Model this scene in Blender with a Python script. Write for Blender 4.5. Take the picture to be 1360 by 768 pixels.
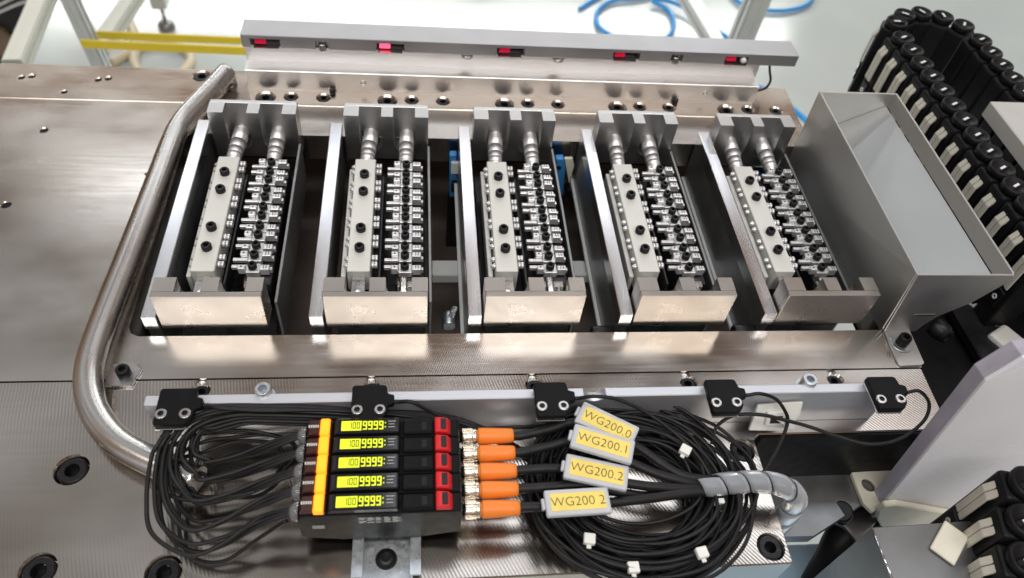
import bpy, bmesh, math, random
from mathutils import Vector, Matrix
random.seed(7)
for o in list(bpy.data.objects): bpy.data.objects.remove(o)
sc = bpy.context.scene
S = 0.1                       # every shape below is written in decimetres; the scene is in metres

# ------------------------------------------------------------------ camera
cd = bpy.data.cameras.new("camera"); cam = bpy.data.objects.new("camera", cd)
sc.collection.objects.link(cam); sc.camera = cam
cd.sensor_fit = 'HORIZONTAL'; cd.sensor_width = 36.0; cd.lens = 26.548
cd.clip_start = 0.01; cd.clip_end = 60
CR, CU, CF = Vector((0.992632, -0.078372, 0.092405)), Vector((0.001405, 0.770035, 0.638000)), Vector((0.121157, 0.633170, -0.764472))
m = Matrix((CR, CU, -CF)).transposed().to_4x4(); m.translation = Vector((1.591200, -2.959150, 3.643235)) * S
cam.matrix_world = m
cd.dof.use_dof = True; cd.dof.focus_distance = 0.48; cd.dof.aperture_fstop = 9.0

WSEED = 10.0
# ------------------------------------------------------------------ world: stand-in for the hall, noise patches made up for the metal to reflect
w = bpy.data.worlds.new("World"); sc.world = w; w.use_nodes = True
nt = w.node_tree; nt.nodes.clear()
wo = nt.nodes.new('ShaderNodeOutputWorld'); bg = nt.nodes.new('ShaderNodeBackground')
tc = nt.nodes.new('ShaderNodeTexCoord'); nz = nt.nodes.new('ShaderNodeTexNoise'); cr = nt.nodes.new('ShaderNodeValToRGB')
nz.noise_dimensions = '4D'; nz.inputs['W'].default_value = WSEED; nz.inputs['Scale'].default_value = 2.1; nz.inputs['Detail'].default_value = 3.0; nz.inputs['Roughness'].default_value = .55
e = cr.color_ramp.elements
e[0].position = .36; e[0].color = (.05, .04, .033, 1)
e[1].position = .655; e[1].color = (1.5, 1.55, 1.65, 1)
for ps, cl in ((.43, (.20, .15, .11)), (.475, (.70, .36, .18)), (.515, (.36, .30, .245)), (.59, (.70, .70, .71))):
    x = cr.color_ramp.elements.new(ps); x.color = (*cl, 1)
nt.links.new(tc.outputs['Generated'], nz.inputs['Vector']); nt.links.new(nz.outputs['Fac'], cr.inputs['Fac'])
nt.links.new(cr.outputs['Color'], bg.inputs['Color']); bg.inputs['Strength'].default_value = 0.57
nt.links.new(bg.outputs[0], wo.inputs[0])

# ------------------------------------------------------------------ hall lamps: rows of long ceiling luminaires
def lamp(name, loc, sx, sy, power, col=(1, .98, .95)):
    l = bpy.data.lights.new(name, 'AREA'); l.shape = 'RECTANGLE'; l.size = sx; l.size_y = sy; l.energy = power; l.color = col
    o = bpy.data.objects.new(name, l); sc.collection.objects.link(o); o.location = loc
    return o
lamp('ceiling_lamp', (0.1, -0.45, 2.1), 3.2, .30, 20)
lamp('ceiling_lamp', (0.1, -1.60, 2.1), 3.2, .30, 44)
lamp('ceiling_lamp', (1.15, 0.85, 2.1), 2.2, .45, 11, (.86, .92, 1))
lamp('ceiling_lamp', (0.1, 2.45, 2.1), 3.2, .30, 14, (.88, .94, 1))
lamp('ceiling_lamp', (0.1, 4.6, 2.1), 7.0, .45, 90, (.97, 1, .98))
lamp('ceiling_lamp', (0.1, 6.8, 2.1), 8.0, .50, 260, (.97, 1, .96))

sc.view_settings.view_transform = 'Standard'; sc.view_settings.look = 'None'
sc.view_settings.exposure = 0.0; sc.view_settings.gamma = 1.0; sc.view_settings.use_curve_mapping = False
sc.render.engine = 'CYCLES'
sc.cycles.max_bounces = 8; sc.cycles.glossy_bounces = 5; sc.cycles.transmission_bounces = 6
sc.cycles.caustics_reflective = False; sc.cycles.caustics_refractive = False

# ------------------------------------------------------------------ materials
MATS = {}
def mat(name, col, metal=0.0, rough=.5, var=.0, vscale=60, rvar=0.0, bump=0.0, bscale=400, stretch=(1, 1, 1), emit=None, estr=0,
        trans=0.0, alpha=1.0, ior=1.45, coat=0.0, col2=None, spec=.5, sss=0.0):
    m = bpy.data.materials.new(name); m.use_nodes = True; n = m.node_tree; L = n.links
    b = n.nodes['Principled BSDF']
    b.inputs['Base Color'].default_value = (*col, 1); b.inputs['Metallic'].default_value = metal
    b.inputs['Roughness'].default_value = rough; b.inputs['IOR'].default_value = ior
    b.inputs['Specular IOR Level'].default_value = spec
    b.inputs['Transmission Weight'].default_value = trans; b.inputs['Alpha'].default_value = alpha
    b.inputs['Coat Weight'].default_value = coat
    if sss: b.inputs['Subsurface Weight'].default_value = sss; b.inputs['Subsurface Radius'].default_value = (.004, .004, .004)
    if emit: b.inputs['Emission Color'].default_value = (*emit, 1); b.inputs['Emission Strength'].default_value = estr
    t = n.nodes.new('ShaderNodeTexCoord'); mp = n.nodes.new('ShaderNodeMapping'); mp.inputs['Scale'].default_value = stretch
    L.new(t.outputs['Object'], mp.inputs['Vector'])
    if var or col2:
        z = n.nodes.new('ShaderNodeTexNoise'); z.inputs['Scale'].default_value = vscale; z.inputs['Detail'].default_value = 4
        r = n.nodes.new('ShaderNodeValToRGB'); L.new(mp.outputs[0], z.inputs['Vector']); L.new(z.outputs['Fac'], r.inputs['Fac'])
        c2 = col2 or tuple(c * (1 + var) for c in col)
        r.color_ramp.elements[0].position = .32; r.color_ramp.elements[1].position = .68
        r.color_ramp.elements[0].color = (*[c * (1 - var) for c in col], 1); r.color_ramp.elements[1].color = (*c2, 1)
        L.new(r.outputs['Color'], b.inputs['Base Color'])
    if rvar:
        z = n.nodes.new('ShaderNodeTexNoise'); z.inputs['Scale'].default_value = vscale * 1.7; z.inputs['Detail'].default_value = 5
        r = n.nodes.new('ShaderNodeMapRange'); L.new(mp.outputs[0], z.inputs['Vector']); L.new(z.outputs['Fac'], r.inputs['Value'])
        r.inputs['From Min'].default_value = .3; r.inputs['From Max'].default_value = .7
        r.inputs['To Min'].default_value = max(.02, rough - rvar); r.inputs['To Max'].default_value = rough + rvar
        L.new(r.outputs[0], b.inputs['Roughness'])
    if bump:
        z = n.nodes.new('ShaderNodeTexNoise'); z.inputs['Scale'].default_value = bscale; z.inputs['Detail'].default_value = 3
        L.new(mp.outputs[0], z.inputs['Vector'])
        u = n.nodes.new('ShaderNodeBump'); u.inputs['Strength'].default_value = bump; u.inputs['Distance'].default_value = .0004
        L.new(z.outputs['Fac'], u.inputs['Height']); L.new(u.outputs['Normal'], b.inputs['Normal'])
    MATS[name] = m
    return m

def milled(name, col, col2, rough, period, rings=None, strength=.25, along='X', dist=.00012):
    """ground and face-milled steel: fine tool marks as relief, blotchy polish"""
    m = bpy.data.materials.new(name); m.use_nodes = True; n = m.node_tree; L = n.links
    b = n.nodes['Principled BSDF']; b.inputs['Metallic'].default_value = 1
    t = n.nodes.new('ShaderNodeTexCoord')
    z = n.nodes.new('ShaderNodeTexNoise'); z.inputs['Scale'].default_value = 7; z.inputs['Detail'].default_value = 3; z.inputs['Roughness'].default_value = .5
    mp0 = n.nodes.new('ShaderNodeMapping'); mp0.inputs['Scale'].default_value = (1.0, 1.7, 1)
    L.new(t.outputs['Object'], mp0.inputs['Vector']); L.new(mp0.outputs[0], z.inputs['Vector'])
    r = n.nodes.new('ShaderNodeValToRGB'); r.color_ramp.elements[0].position = .35; r.color_ramp.elements[1].position = .65
    r.color_ramp.elements[0].color = (*col, 1); r.color_ramp.elements[1].color = (*col2, 1)
    L.new(z.outputs['Fac'], r.inputs['Fac']); L.new(r.outputs['Color'], b.inputs['Base Color'])
    z2 = n.nodes.new('ShaderNodeTexNoise'); z2.inputs['Scale'].default_value = 14; z2.inputs['Detail'].default_value = 3; z2.inputs['Roughness'].default_value = .5
    L.new(mp0.outputs[0], z2.inputs['Vector'])
    mr = n.nodes.new('ShaderNodeMapRange'); mr.inputs['From Min'].default_value = .3; mr.inputs['From Max'].default_value = .7
    mr.inputs['To Min'].default_value = rough - .05; mr.inputs['To Max'].default_value = rough + .06
    L.new(z2.outputs['Fac'], mr.inputs['Value'])
    st_ = n.nodes.new('ShaderNodeTexNoise'); st_.inputs['Scale'].default_value = 60; st_.inputs['Detail'].default_value = 5
    mps = n.nodes.new('ShaderNodeMapping'); mps.inputs['Rotation'].default_value = (0, 0, math.radians(18)); mps.inputs['Scale'].default_value = (.25, 6, 1)
    L.new(t.outputs['Object'], mps.inputs['Vector']); L.new(mps.outputs[0], st_.inputs['Vector'])
    sa = n.nodes.new('ShaderNodeMath'); sa.operation = 'MULTIPLY_ADD'; sa.inputs[1].default_value = .11
    L.new(st_.outputs['Fac'], sa.inputs[0]); L.new(mr.outputs[0], sa.inputs[2])
    sb = n.nodes.new('ShaderNodeMath'); sb.operation = 'SUBTRACT'; sb.inputs[1].default_value = .05
    L.new(sa.outputs[0], sb.inputs[0]); L.new(sb.outputs[0], b.inputs['Roughness'])
    wv = n.nodes.new('ShaderNodeTexWave'); wv.wave_profile = 'SIN'
    mp = n.nodes.new('ShaderNodeMapping'); L.new(t.outputs['Object'], mp.inputs['Vector'])
    if rings:
        wv.wave_type = 'RINGS'; wv.rings_direction = 'Z'; mp.inputs['Location'].default_value = (*rings, 0)
    else:
        wv.wave_type = 'BANDS'; wv.bands_direction = along
    wv.inputs['Scale'].default_value = .314 / period; wv.inputs['Distortion'].default_value = 2.5
    wv.inputs['Detail'].default_value = 1; wv.inputs['Detail Scale'].default_value = .25
    L.new(mp.outputs[0], wv.inputs['Vector'])
    mk = n.nodes.new('ShaderNodeMapRange'); mk.inputs['From Min'].default_value = .38; mk.inputs['From Max'].default_value = .62
    mk.inputs['To Min'].default_value = .15; mk.inputs['To Max'].default_value = 1.0
    L.new(z.outputs['Fac'], mk.inputs['Value'])
    mu = n.nodes.new('ShaderNodeMath'); mu.operation = 'MULTIPLY'; L.new(wv.outputs['Fac'], mu.inputs[0]); L.new(mk.outputs[0], mu.inputs[1])
    u = n.nodes.new('ShaderNodeBump'); u.inputs['Strength'].default_value = strength; u.inputs['Distance'].default_value = dist
    L.new(mu.outputs[0], u.inputs['Height']); L.new(u.outputs['Normal'], b.inputs['Normal'])
    MATS[name] = m
    return m

milled('bed_main', (.44, .395, .345), (.63, .60, .565), .20, .0013, rings=(.55, -.25), strength=.28, dist=.00006)
milled('bed_front', (.34, .30, .26), (.56, .525, .485), .20, .0018, rings=(-.62, -.07), strength=.34, dist=.0001)
milled('bed_rear', (.48, .42, .365), (.56, .51, .46), .21, .0012, rings=(-.62, -.5), strength=.18, dist=.00006)
mat('block_steel', (.52, .485, .45), 1, .29, var=.08, vscale=30, rvar=.03)
mat('rear_block_steel', (.55, .55, .55), 1, .36, var=.06, vscale=40, rvar=.06)
mat('rail_steel', (.78, .77, .77), 1, .33, var=.05, vscale=30, rvar=.05, stretch=(.1, 1, 1))
mat('cover_grey', (.42, .42, .44), .85, .36, var=.04, vscale=30, rvar=.04)
mat('aluminium', (.80, .81, .84), 1, .24, var=.05, vscale=35, rvar=.07, stretch=(1, .06, 1))
mat('bar_aluminium', (.66, .68, .73), .75, .42, var=.05, vscale=35, rvar=.06, stretch=(.05, 1, 1))
mat('stainless', (.58, .58, .565), 1, .44, var=.04, vscale=20, rvar=.05, stretch=(1, .08, 1))
mat('satin_sheet', (.43, .44, .44), 1, .46, var=.09, vscale=9, rvar=.09, stretch=(1, .5, 1))
mat('tube_steel', (.61, .60, .585), 1, .27, var=.04, vscale=25, rvar=.02)
mat('chrome', (.72, .73, .75), 1, .13, rvar=.05, vscale=90)
mat('satin_nickel', (.74, .74, .75), .75, .36, var=.05, rvar=.06, vscale=150)
mat('steel', (.58, .57, .56), 1, .26, var=.05, rvar=.07, vscale=120)
mat('nickel', (.70, .63, .54), 1, .25, var=.10, rvar=.06, vscale=300)
mat('zinc', (.60, .64, .68), .95, .33, var=.12, vscale=220, rvar=.08)
mat('grey_bar', (.66, .665, .63), .15, .45, var=.03, vscale=60, rvar=.04)
mat('black_oxide', (.022, .022, .024), .55, .34, var=.25, vscale=150, rvar=.08)
mat('dark_steel', (.045, .045, .048), .75, .36, var=.25, vscale=40, rvar=.1)
mat('side_steel', (.30, .305, .31), .9, .38, var=.12, vscale=25, rvar=.08)
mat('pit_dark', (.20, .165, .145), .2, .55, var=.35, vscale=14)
mat('black_plastic', (.008, .008, .009), 0, .40, spec=.14, var=.15, vscale=90, rvar=.06, bump=.05, bscale=2500)
mat('black_gloss', (.012, .012, .014), 0, .12, rvar=.04, vscale=60)
mat('cable_black', (.012, .012, .013), 0, .45, spec=.35, var=.2, vscale=120, rvar=.07, bump=.06, bscale=900)
mat('orange_plastic', (.85, .235, .03), 0, .42, var=.05, vscale=90, rvar=.05, bump=.04, bscale=1500)
mat('red_plastic', (.62, .018, .022), 0, .33, rvar=.05, vscale=90)
mat('smoked_red', (.055, .018, .014), 0, .10, coat=.3)
mat('orange_lit', (1, .35, .02), 0, .3, emit=(1, .26, .012), estr=1.5)
mat('display_lit', (.5, .6, .02), 0, .3, emit=(.70, .76, .02), estr=.85)
mat('display_dark', (.03, .04, .005), 0, .25)
mat('red_lit', (.6, .01, .04), 0, .3, emit=(.85, .006, .06), estr=.42)
mat('red_lit_bright', (1, .1, .15), 0, .3, emit=(1, .05, .11), estr=3.2)
mat('clear_plastic', (.9, .92, .94), 0, .06, trans=.85, ior=1.46)
mat('print_white', (.62, .62, .6), 0, .5)
mat('tag_frame', (.66, .69, .74), 0, .30, trans=.25, var=.03, vscale=90)
mat('tag_yellow', (.84, .66, .16), 0, .45, var=.05, vscale=160)
mat('ink', (.025, .022, .02), 0, .6)
mat('wrap_plastic', (.82, .88, .96), 0, .22, trans=.7, ior=1.25, var=.03, vscale=90)
mat('white_nylon', (.78, .79, .76), 0, .38, var=.03, vscale=120, sss=.1)
mat('cream_plastic', (.74, .72, .60), 0, .42, var=.05, vscale=70, bump=.1, bscale=500)
mat('board_face', (.80, .80, .86), 0, .30, var=.08, vscale=7, rvar=.08)
mat('board_edge', (.40, .385, .46), 0, .55, var=.12, vscale=120, bump=.5, bscale=900, stretch=(1, 1, .2))
mat('chain_black', (.011, .011, .012), 0, .45, spec=.2, var=.2, vscale=120, rvar=.06)
mat('chain_pad', (.60, .575, .50), 0, .45, var=.06, vscale=90)
mat('grey_paint', (.50, .50, .48), 0, .42, var=.04, vscale=30, bump=.04, bscale=800)
mat('blue_paint', (.04, .26, .62), 0, .38, var=.06, vscale=50)
mat('pale_blue', (.45, .66, .84), 0, .4, var=.04, vscale=10)
mat('blue_hose', (.03, .36, .85), 0, .3, var=.05, vscale=20)
mat('cream_hose', (.74, .66, .48), 0, .4, var=.05, vscale=20)
mat('yellow_band', (.78, .60, .03), 0, .45, var=.06, vscale=12)
mat('profile_aluminium', (.66, .67, .66), .8, .38, var=.04, vscale=20)
mat('white_paint', (.72, .74, .66), 0, .45, var=.03, vscale=8)
mat('pale_grey', (.72, .75, .75), .0, .4, var=.04, vscale=30)
mat('floor_epoxy', (.55, .61, .60), 0, .14, var=.05, vscale=2.2, rvar=.05, spec=.6)
mat('machine_dark', (.03, .027, .026), .2, .5, var=.4, vscale=12)
mat('copper_brown', (.20, .13, .09), .2, .5, var=.3, vscale=14)
mat('dark_stainless', (.30, .29, .28), 1, .36, var=.1, vscale=20, rvar=.08)

# ------------------------------------------------------------------ mesh helpers
class MB:
    def __init__(s): s.bm = bmesh.new()
    def _bev(s, vs, bev, seg=1):
        if bev:
            es = list({e for v in vs for e in v.link_edges})
            bmesh.ops.bevel(s.bm, geom=es, offset=bev, segments=seg, affect='EDGES', profile=.5, clamp_overlap=True)
    def box(s, x0, x1, y0, y1, z0, z1, bev=0, seg=1, M=None):
        c = [(x0, y0, z0), (x1, y0, z0), (x1, y1, z0), (x0, y1, z0), (x0, y0, z1), (x1, y0, z1), (x1, y1, z1), (x0, y1, z1)]
        v = [s.bm.verts.new(M @ Vector(p) if M else p) for p in c]
        for f in ((0, 3, 2, 1), (4, 5, 6, 7), (0, 1, 5, 4), (1, 2, 6, 5), (2, 3, 7, 6), (3, 0, 4, 7)): s.bm.faces.new([v[i] for i in f])
        s._bev(v, bev, seg); return s
    def prism(s, poly, axis, a0, a1, bev=0, seg=1, smooth=False, M=None):
        """polygon extruded along an axis: 'z' poly=(x,y), 'y' poly=(x,z), 'x' poly=(y,z)"""
        def P(p, a):
            q = {'z': (p[0], p[1], a), 'y': (p[0], a, p[1]), 'x': (a, p[0], p[1])}[axis]
            return M @ Vector(q) if M else q
        A = [s.bm.verts.new(P(p, a0)) for p in poly]; B = [s.bm.verts.new(P(p, a1)) for p in poly]
        fs = [s.bm.faces.new(A), s.bm.faces.new(B[::-1])]
        for i in range(len(poly)):
            j = (i + 1) % len(poly); f = s.bm.faces.new([A[j], A[i], B[i], B[j]]); f.smooth = smooth; fs.append(f)
        bmesh.ops.recalc_face_normals(s.bm, faces=fs)
        s._bev(A + B, bev, seg); return s
    def lathe(s, p0, ax, prof, n=20, smooth=True, ref=None):
        """profile (distance along axis, radius) turned about the axis through p0"""
        p0 = Vector(p0); ax = Vector(ax).normalized()
        u = ax.cross(Vector(ref or ((0, 0, 1) if abs(ax.z) < .9 else (1, 0, 0)))).normalized(); v = ax.cross(u)
        rings = []
        for a, r in prof:
            if r <= 1e-6: rings.append([s.bm.verts.new(p0 + ax * a)])
            else: rings.append([s.bm.verts.new(p0 + ax * a + (u * math.cos(2 * math.pi * k / n) + v * math.sin(2 * math.pi * k / n)) * r) for k in range(n)])
        fs = []
        for i, (A, B) in enumerate(zip(rings, rings[1:])):
            sharp = abs(prof[i][0] - prof[i + 1][0]) < 1e-6
            for k in range(n):
                j = (k + 1) % n
                if len(A) == 1 and len(B) == 1: break
                if len(A) == 1: f = s.bm.faces.new([A[0], B[k], B[j]])
                elif len(B) == 1: f = s.bm.faces.new([A[j], A[k], B[0]])
                else: f = s.bm.faces.new([A[j], A[k], B[k], B[j]])
                f.smooth = smooth and not sharp; fs.append(f)
        bmesh.ops.recalc_face_normals(s.bm, faces=fs); return s
    def cyl(s, p0, p1, r, n=20, r2=None, ch=0):
        p0, p1 = Vector(p0), Vector(p1); l = (p1 - p0).length; r2 = r if r2 is None else r2
        pr = [(0, 0), (0, r - ch), (ch, r), (l - ch, r2), (l, r2 - ch), (l, 0)] if ch else [(0, 0), (0, r), (l, r2), (l, 0)]
        return s.lathe(p0, p1 - p0, pr, n)
    def socket(s, p, ax, r, h, n=18, hexr=None, depth=None):
        """socket head cap screw standing on p along ax, with its hexagon recess"""
        hx = hexr or r * .52; d = depth or h * .6
        s.lathe(p, ax, [(0, r), (h * .86, r), (h, r * .88), (h, hx)], n)
        p = Vector(p) + Vector(ax).normalized() * (h - d)
        s.lathe(p, ax, [(d, hx), (0, hx * .98), (0, 0)], 6, smooth=False); return s
    def tube(s, pts, r, n=8, closed=False, cap=True, res=6):
        P = spline(pts, res, closed) if res else [Vector(p) for p in pts]
        N = len(P); T = []
        for i in range(N):
            a = P[(i + 1) % N] if (closed or i < N - 1) else P[i]; b = P[i - 1] if (closed or i > 0) else P[i]
            T.append((a - b).normalized())
        u = T[0].orthogonal().normalized(); rings = []
        for i in range(N):
            u = (u - T[i] * u.dot(T[i])).normalized(); v = T[i].cross(u)
            rr = r(i / (N - 1)) if callable(r) else r
            rings.append([s.bm.verts.new(P[i] + (u * math.cos(2 * math.pi * k / n) + v * math.sin(2 * math.pi * k / n)) * rr) for k in range(n)])
        pairs = list(zip(rings, rings[1:]))
        for A, B in pairs:
            for k in range(n):
                f = s.bm.faces.new([A[k], A[(k + 1) % n], B[(k + 1) % n], B[k]]); f.smooth = True
        if closed:
            A, B = rings[-1], rings[0]; best = min(range(n), key=lambda o: (A[0].co - B[o].co).length)
            for k in range(n):
                f = s.bm.faces.new([A[k], A[(k + 1) % n], B[(k + 1 + best) % n], B[(k + best) % n]]); f.smooth = True
        elif cap:
            s.bm.faces.new(rings[0][::-1]); s.bm.faces.new(rings[-1])
        return s
    def build(s, name, material, parent=None, origin=None):
        """world-coordinate shape -> one mesh object; its origin is the parent's origin, or the shape's own base"""
        me = bpy.data.meshes.new(name)
        if parent is not None: o0 = Vector(parent.get('_o', (0, 0, 0)))
        elif origin is not None: o0 = Vector(origin)
        else:
            vs = [v.co for v in s.bm.verts]
            o0 = Vector(((min(v.x for v in vs) + max(v.x for v in vs)) / 2, (min(v.y for v in vs) + max(v.y for v in vs)) / 2, min(v.z for v in vs)))
        for v in s.bm.verts: v.co = (v.co - o0) * S
        s.bm.to_mesh(me); s.bm.free()
        for mm in (material if isinstance(material, (list, tuple)) else [material]): me.materials.append(MATS[mm])
        o = bpy.data.objects.new(name, me); sc.collection.objects.link(o)
        if parent is not None: o.parent = parent
        else: o.location = o0 * S
        o['_o'] = tuple(o0)
        return o
def screw(p, r, h, parent, name='cap_screw', material='black_oxide', n=18):
    """a cap screw with its origin on its own axis, turned at random"""
    b = MB().socket((0, 0, 0), (0, 0, 1), r, h, n)
    me = bpy.data.meshes.new(name)
    for v in b.bm.verts: v.co = v.co * S
    b.bm.to_mesh(me); b.bm.free(); me.materials.append(MATS[material])
    o = bpy.data.objects.new(name, me); sc.collection.objects.link(o); o.parent = parent
    o.location = (Vector(p) - Vector(parent['_o'])) * S; o.rotation_euler.z = random.uniform(0, 6.28); o['_o'] = tuple(p)
    return o
def spline(pts, res=6, closed=False):
    P = [Vector(p) for p in pts]; N = len(P); out = []
    for i in range(N if closed else N - 1):
        a, b, c, d = (P[(i - 1) % N] if closed or i else P[0] * 2 - P[1]), P[i], P[(i + 1) % N], (P[(i + 2) % N] if closed or i + 2 < N else P[-1] * 2 - P[-2])
        for k in range(res):
            t = k / res
            out.append(.5 * ((2 * b) + (c - a) * t + (2 * a - 5 * b + 4 * c - d) * t * t + (3 * b - a - 3 * c + d) * t ** 3))
    if not closed: out.append(P[-1])
    return out
def tag(o, label, cat, group=None):
    o['label'] = label; o['category'] = cat
    if group: o['group'] = group
    return o
def structure(o): o['kind'] = 'structure'; return o
def thing(name, loc, label, cat, group=None):
    o = bpy.data.objects.new(name, None); sc.collection.objects.link(o); o.location = Vector(loc) * S; o['_o'] = tuple(loc)
    o.empty_display_size = .01
    return tag(o, label, cat, group)
def copy_tree(o, parent=None, off=(0, 0, 0)):
    c = o.copy(); sc.collection.objects.link(c)
    if parent is not None: c.parent = parent
    else: c.location = o.location + Vector(off) * S
    for ch in o.children: copy_tree(ch, c)
    if c.name.startswith('cap_screw'): c.rotation_euler.z = random.uniform(0, 6.28)
    return c
def cut(o, cutter):
    """subtract the cutter mesh from o for good"""
    md = o.modifiers.new('b', 'BOOLEAN'); md.operation = 'DIFFERENCE'; md.object = cutter; md.solver = 'EXACT'; md.use_self = True
    bpy.context.view_layer.update()
    me = bpy.data.meshes.new_from_object(o.evaluated_get(bpy.context.evaluated_depsgraph_get()))
    o.modifiers.clear(); old = o.data; o.data = me; me.name = o.name; bpy.data.meshes.remove(old)
    cm = cutter.data; bpy.data.objects.remove(cutter); bpy.data.meshes.remove(cm)
def text_mesh(txt, size, M, name, material, parent, depth=.002, spacing=1.0):
    c = bpy.data.curves.new('t', 'FONT'); c.body = txt; c.size = size; c.extrude = depth; c.align_x = 'CENTER'; c.align_y = 'CENTER'; c.space_character = spacing; c.offset = -.0012
    t = bpy.data.objects.new('t', c); sc.collection.objects.link(t); bpy.context.view_layer.update()
    me = bpy.data.meshes.new_from_object(t.evaluated_get(bpy.context.evaluated_depsgraph_get()))
    bpy.data.objects.remove(t); bpy.data.curves.remove(c)
    o0 = Vector(parent['_o'])
    for v in me.vertices: v.co = (M @ v.co - o0) * S
    me.materials.clear(); me.materials.append(MATS[material]); me.name = name
    o = bpy.data.objects.new(name, me); sc.collection.objects.link(o); o.parent = parent; o['_o'] = tuple(o0)
    return o

# ================================================================== SETTING
ZP = -.33
structure(MB().box(-60, 70, -40, 90, -9.3, -9.0).build('floor', 'floor_epoxy'))

# the machine bed: three ground steel plates that meet at fine seams, the middle one with the long opening
def counterbore(b, x, y, r, d=.09, z=ZP): b.cyl((x, y, z - d), (x, y, z + .05), r, 24)
RB = []                                     # rear bolts: x, y, hole radius, head radius
for k in range(5):
    RB += [(.32 + k, 2.405, .085, .066), (.525 + k, 2.424, .062, .05), (.79 + k, 2.422, .062, .05)]
RB = [b for b in RB if b[0] < 4.9]
FB = [(-.284, -.935, .092, .078), (-.293, -1.478, .092, .078), (.309, -1.514, .092, .078), (3.521, -.933, .078, .066), (3.518, -1.523, .080, .068)]
SMALL_M = [(-1.264, 1.917, .034), (-1.27, 1.101, .036), (-.417, .452, .022), ((-0.399, 0.929, -0.33)[:2], .022), ((-0.405, 1.442, -0.33)[:2], .022)]
SMALL_M = [(a[0][0], a[0][1], a[1]) if len(a) == 2 else a for a in SMALL_M]
bed = MB()
bed.prism([(-3.2, -.36), (4.95, -.36), (4.97, 2.3), (-3.2, 2.3)], 'z', ZP - .24, ZP)
main = bed.build('bed_plate', 'bed_main', origin=(0, 0, ZP))
c = MB()
hole = [(-.21, .03), (-.19, -.02), (-.14, -.045), (4.80, -.045), (4.80, 1.925), (-.17, 1.925), (-.21, 1.88)]
c.prism(hole, 'z', ZP - .5, ZP + .2)
for x, y, r in SMALL_M: counterbore(c, x, y, r, .22)
cut(main, c.build('cutter', 'steel', origin=(0, 0, 0))); structure(main)

front = MB().prism([(-3.2, -1.62), (3.62, -1.62), (3.62, -.88), (3.63, -.85), (3.66, -.83), (4.93, -.83), (4.945, -.364), (-3.2, -.364)], 'z', ZP - .62, ZP, bev=.008).build('bed_plate', 'bed_front', origin=(0, 0, ZP))
c = MB()
for x, y, r, h in FB: counterbore(c, x, y, r, .12)
for k in range(5):
    counterbore(c, .294 + k, -.385, .030, .1); counterbore(c, .30 + k, -.445, .058, .1)
cut(front, c.build('cutter', 'steel', origin=(0, 0, 0))); structure(front)
c = MB(); 
rear = MB().prism([(-3.2, 2.304), (4.97, 2.304), (4.99, 2.66), (-.05, 2.772), (-3.2, 2.772)] if False else [(-3.2, 2.304), (4.97, 2.304), (4.99, 2.60), (4.99, 2.772), (-3.2, 2.772)], 'z', ZP - .4, ZP, bev=.006).build('bed_plate', 'bed_rear', origin=(0, 0, ZP))
PAIRS = [(-1.595, 2.59), (-1.003, 2.591)]
for x, y, r, h in RB: counterbore(c, x, y, r, .10)
for x, y in PAIRS: counterbore(c, x - .036, y - .01, .03, .3); counterbore(c, x + .036, y + .012, .034, .3)
counterbore(c, -1.254, 2.403, .028, .3); counterbore(c, -.236, 2.675, .078, .1)
cut(rear, c.build('cutter', 'steel', origin=(0, 0, 0))); structure(rear)
def bolt(parent, x, y, r, zt, d):
    MB().socket((x, y, zt - d), (0, 0, 1), r, d, 22, r * .5).build('bolt', 'black_oxide', parent)
for x, y, r, h in FB: bolt(front, x, y, h, ZP - .008, .11)
for k in range(5): bolt(front, .30 + k, -.445, .05, ZP - .02, .07)
for x, y, r, h in RB: bolt(rear, x, y, h, ZP - .004, .09)
bolt(rear, -.236, 2.675, .066, ZP - .004, .09)
for x, y in PAIRS: MB().lathe((x + .036, y + .012, ZP - .098), (0, 0, 1), [(.06, 0), (.06, .012), (.086, .014), (.086, .028), (0, .031)], 14).build('plug', 'black_oxide', rear)
for k in range(5): MB().lathe((.294 + k, -.385, ZP - .098), (0, 0, 1), [(.04, 0), (.04, .01), (.075, .012), (.075, .022), (0, .025)], 14).build('plug', 'steel', front)
for k in (0, 3): MB().cyl((.86 + k, 2.487, ZP), (.86 + k, 2.487, ZP + .045), .024, 14, ch=.005).build('dowel', 'black_oxide', rear)

for x, y, r in SMALL_M: MB().lathe((x, y, ZP - .2), (0, 0, 1), [(.185, 0), (.185, r * .4), (.192, r * .9), (0, r * .97)], 14).build('plug', 'black_oxide', main)  # black filler added, its colour standing in for the dark inside each small hole
for x, y in PAIRS + [(-1.254 + .036, 2.413)]: MB().lathe((x - .036, y - .01, ZP - .25), (0, 0, 1), [(.232, 0), (.232, .01), (.240, .025), (.240, .0292), (0, .0292)], 14).build('plug', 'black_oxide', rear)  # black discs added so these deep holes look dark instead of bright

# under the bed: dark deck and a pale cross member seen through the opening
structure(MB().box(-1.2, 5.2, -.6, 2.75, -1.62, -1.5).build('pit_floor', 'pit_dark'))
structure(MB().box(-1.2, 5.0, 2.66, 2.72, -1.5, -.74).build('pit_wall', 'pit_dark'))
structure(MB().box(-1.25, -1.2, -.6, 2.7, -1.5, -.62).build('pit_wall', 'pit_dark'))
tag(MB().box(1.68, 4.75, .83, .985, -.86, -.76, .01).build('cross_member', 'pale_grey'), 'pale grey cross bar glimpsed below the stations through the opening', 'bar')
structure(MB().prism([(3.66, -.80), (4.9, -.72), (4.85, -.9), (4.10, -1.26), (3.66, -1.25)], 'z', -1.0, -.9).build('lower_deck', 'side_steel'))
structure(MB().box(3.675, 4.925, -.848, -.832, -.94, ZP - .012, .002).build('notch_dark_sheet', 'black_plastic'))  # black sheet added in front of the bright bed face to darken the notch
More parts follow.
